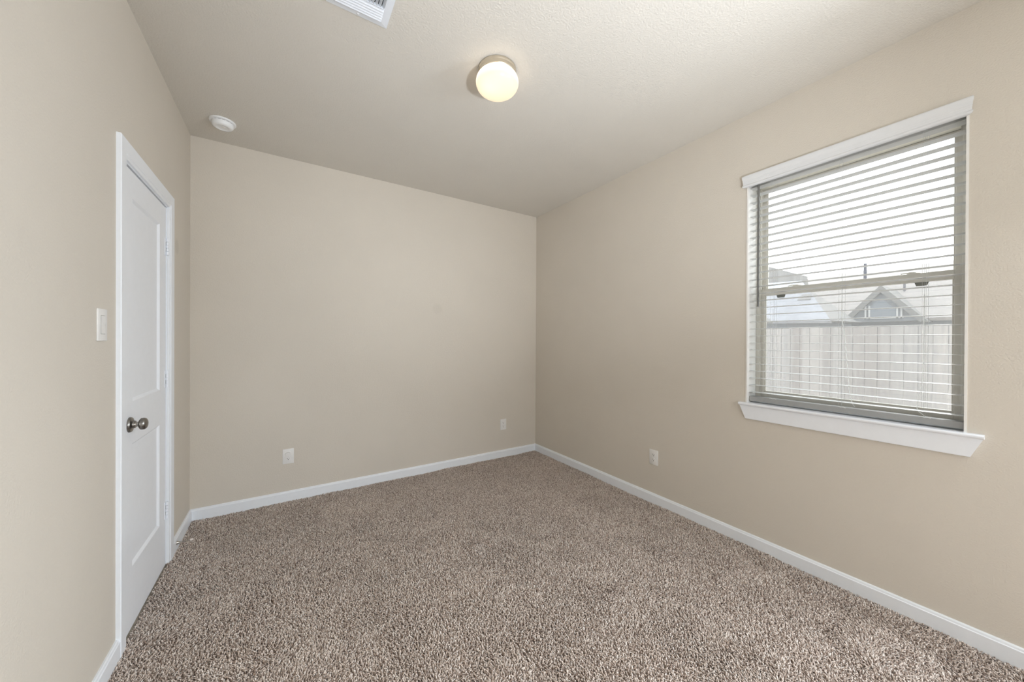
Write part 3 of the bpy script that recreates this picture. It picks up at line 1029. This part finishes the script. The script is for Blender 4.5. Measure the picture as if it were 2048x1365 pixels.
# ------------------------------------------------------------------ outside
GZ = -0.30
struct('ground', bx(XO, 40, -25, 30, GZ - 0.3, GZ), 'soil', 'pale bare ground of the side yard outside the window', 'ground')
struct('trim_1', bx(XO, XO + 0.42, YF - 1.5, YB + 1.5, 2.60, 2.66), 'soffit', 'cream eave soffit outside above the window', 'soffit')

fn = empty('wooden_fence', (8.0, 2.0, GZ))
tag(fn, 'weathered board fence across the side yard, seen through the blind', 'fence')
bm = bmesh.new()
y = -12.0
while y < 14.0:
    h = 1.85 + random.uniform(-0.008, 0.008)
    x = random.uniform(-0.004, 0.004)
    box(bm, x, x + 0.018, y + 0.003, y + 0.142, 0.0, h)
    y += 0.145
obj('board_panel', bm, 'fence', fn)
for z in (0.35, 1.0, 1.6):
    obj('rail', bx(0.022, 0.060, -12, 14, z - 0.045, z + 0.045), 'fence', fn)
for k in range(11):
    obj('post', bx(0.060, 0.150, -12 + k * 2.55 + 0.0, -12 + k * 2.55 + 0.09, 0.0, 1.80), 'fence', fn)

def slab(bm, pts, th):
    pts = [Vector(p) for p in pts]
    nrm = (pts[1] - pts[0]).cross(pts[2] - pts[0]).normalized()
    if nrm.z < 0: nrm = -nrm
    A = [bm.verts.new(p) for p in pts]
    B = [bm.verts.new(p - nrm * th) for p in pts]
    n = len(pts)
    bm.faces.new(A); bm.faces.new(list(reversed(B)))
    for i in range(n):
        bm.faces.new((A[i], A[(i + 1) % n], B[(i + 1) % n], B[i]))
    return bm

# house with the gable, straight behind the fence
h1 = empty('neighbour_house', (20.0, 3.0, GZ))
tag(h1, 'neighbouring house with tan roof and grey front gable beyond the fence', 'house', 'neighbouring houses beyond the fence')
def hpart(name, bm, mat, root, parent=None):
    o = obj(name, bm, mat)
    o.parent = parent or root
    for v in o.data.vertices:
        v.co -= root.location
    return o
hpart('house_wall', bx(18.6, 26, -9, 5.6, GZ, 2.06), 'siding', h1)
bm = bmesh.new()
slab(bm, [(18.2, -9.5, 2.08), (18.2, 5.5, 2.12), (22.0, 6.9, 4.52), (22.0, -9.5, 4.42)], 0.12)
slab(bm, [(22.0, 6.9, 4.52), (22.0, -9.5, 4.42), (26.4, -9.5, 2.1), (26.4, 6.9, 2.1)], 0.12)
hpart('roof', bm, 'roof_tan', h1)
gx, gy, gz = 17.95, 3.50, 3.30
bm = bmesh.new()
prism(bm, [(gy - 1.02, 2.02), (gy + 1.02, 2.02), (gy, 3.26)], 'x', gx + 0.05, 20.2)
hpart('gable_face', bm, 'siding', h1)
bm = bmesh.new()
for s in (1, -1):
    prism(bm, [(gy, gz + 0.02), (gy + s * 1.13, 1.97), (gy + s * 0.93, 1.97), (gy, gz - 0.24)], 'x', gx - 0.10, 20.2)
hpart('gable_roof_edge', bm, 'fascia', h1)
bm = bmesh.new()
prism(bm, [(gy - 0.50, 2.15), (gy + 0.30, 2.15), (gy + 0.30, 2.55), (gy + 0.02, 2.88), (gy - 0.50, 2.28)], 'x', gx + 0.0, gx + 0.045)
gw = hpart('gable_window', bm, 'pane', h1)
bm = bmesh.new()
for yy in (-0.50, -0.40, 0.30, 0.40):
    box(bm, gx - 0.03, gx, gy + yy - 0.022, gy + yy + 0.022, 2.12, 2.60 if yy > 0 else 2.48)
box(bm, gx - 0.03, gx, gy - 0.55, gy + 0.45, 2.12, 2.16)
hpart('window_trim', bm, 'mullion', h1, parent=gw)
hpart('vent_pipe', tube(bmesh.new(), [(21.0, 4.585, 3.80), (21.0, 4.585, 4.66)], 0.05, 10), 'pipe', h1)
hpart('vent_pipe', tube(bmesh.new(), [(20.0, 3.272, 3.15), (20.0, 3.272, 3.62)], 0.035, 10), 'pipe', h1)

h2 = empty('neighbour_house', (15.5, 7.0, GZ))
tag(h2, 'house with pale blue-grey roof at the left of the window view', 'house', 'neighbouring houses beyond the fence')
hpart('house_wall', bx(14.4, 17.6, 4.2, 13.0, GZ, 1.94), 'siding', h2)
bm = bmesh.new()
slab(bm, [(14.0, 3.80, 1.94), (14.0, 5.34, 1.98), (16.2, 8.2, 3.72), (16.2, 5.25, 3.56)], 0.10)
hpart('roof', bm, 'roof_blue', h2)
bm = bmesh.new()
slab(bm, [(14.0, 5.34, 1.98), (14.0, 13.0, 1.98), (16.2, 13.0, 3.72), (16.2, 8.2, 3.72)], 0.10)
slab(bm, [(14.0, 3.80, 1.94), (16.2, 5.25, 3.56), (17.7, 5.25, 2.4), (17.7, 3.9, 2.0)], 0.10)
slab(bm, [(16.2, 5.25, 3.56), (16.2, 13.0, 3.72), (17.7, 13.0, 2.4), (17.7, 5.25, 2.4)], 0.10)
hpart('roof', bm, 'roof_grey', h2)
bm = bmesh.new()
slab(bm, [(15.0, 4.62, 2.74), (15.0, 4.98, 2.74), (15.35, 4.95, 2.96), (15.35, 4.70, 2.96)], 0.12)
hpart('roof_vent', bm, 'roof_grey', h2)

h3 = empty('neighbour_house', (29.5, 12.0, GZ))
tag(h3, 'farther house whose grey roof slopes down against the sky', 'house', 'neighbouring houses beyond the fence')
hpart('house_wall', bx(27.6, 31.6, 5.0, 21.0, GZ, 3.3), 'siding', h3)
bm = bmesh.new()
prism(bm, [(3.94, 3.24), (22.0, 3.24), (22.0, 7.9), (12.9, 7.43), (10.72, 6.32), (7.63, 4.91)], 'x', 27.2, 32.0)
hpart('roof', bm, 'roof_grey', h3)
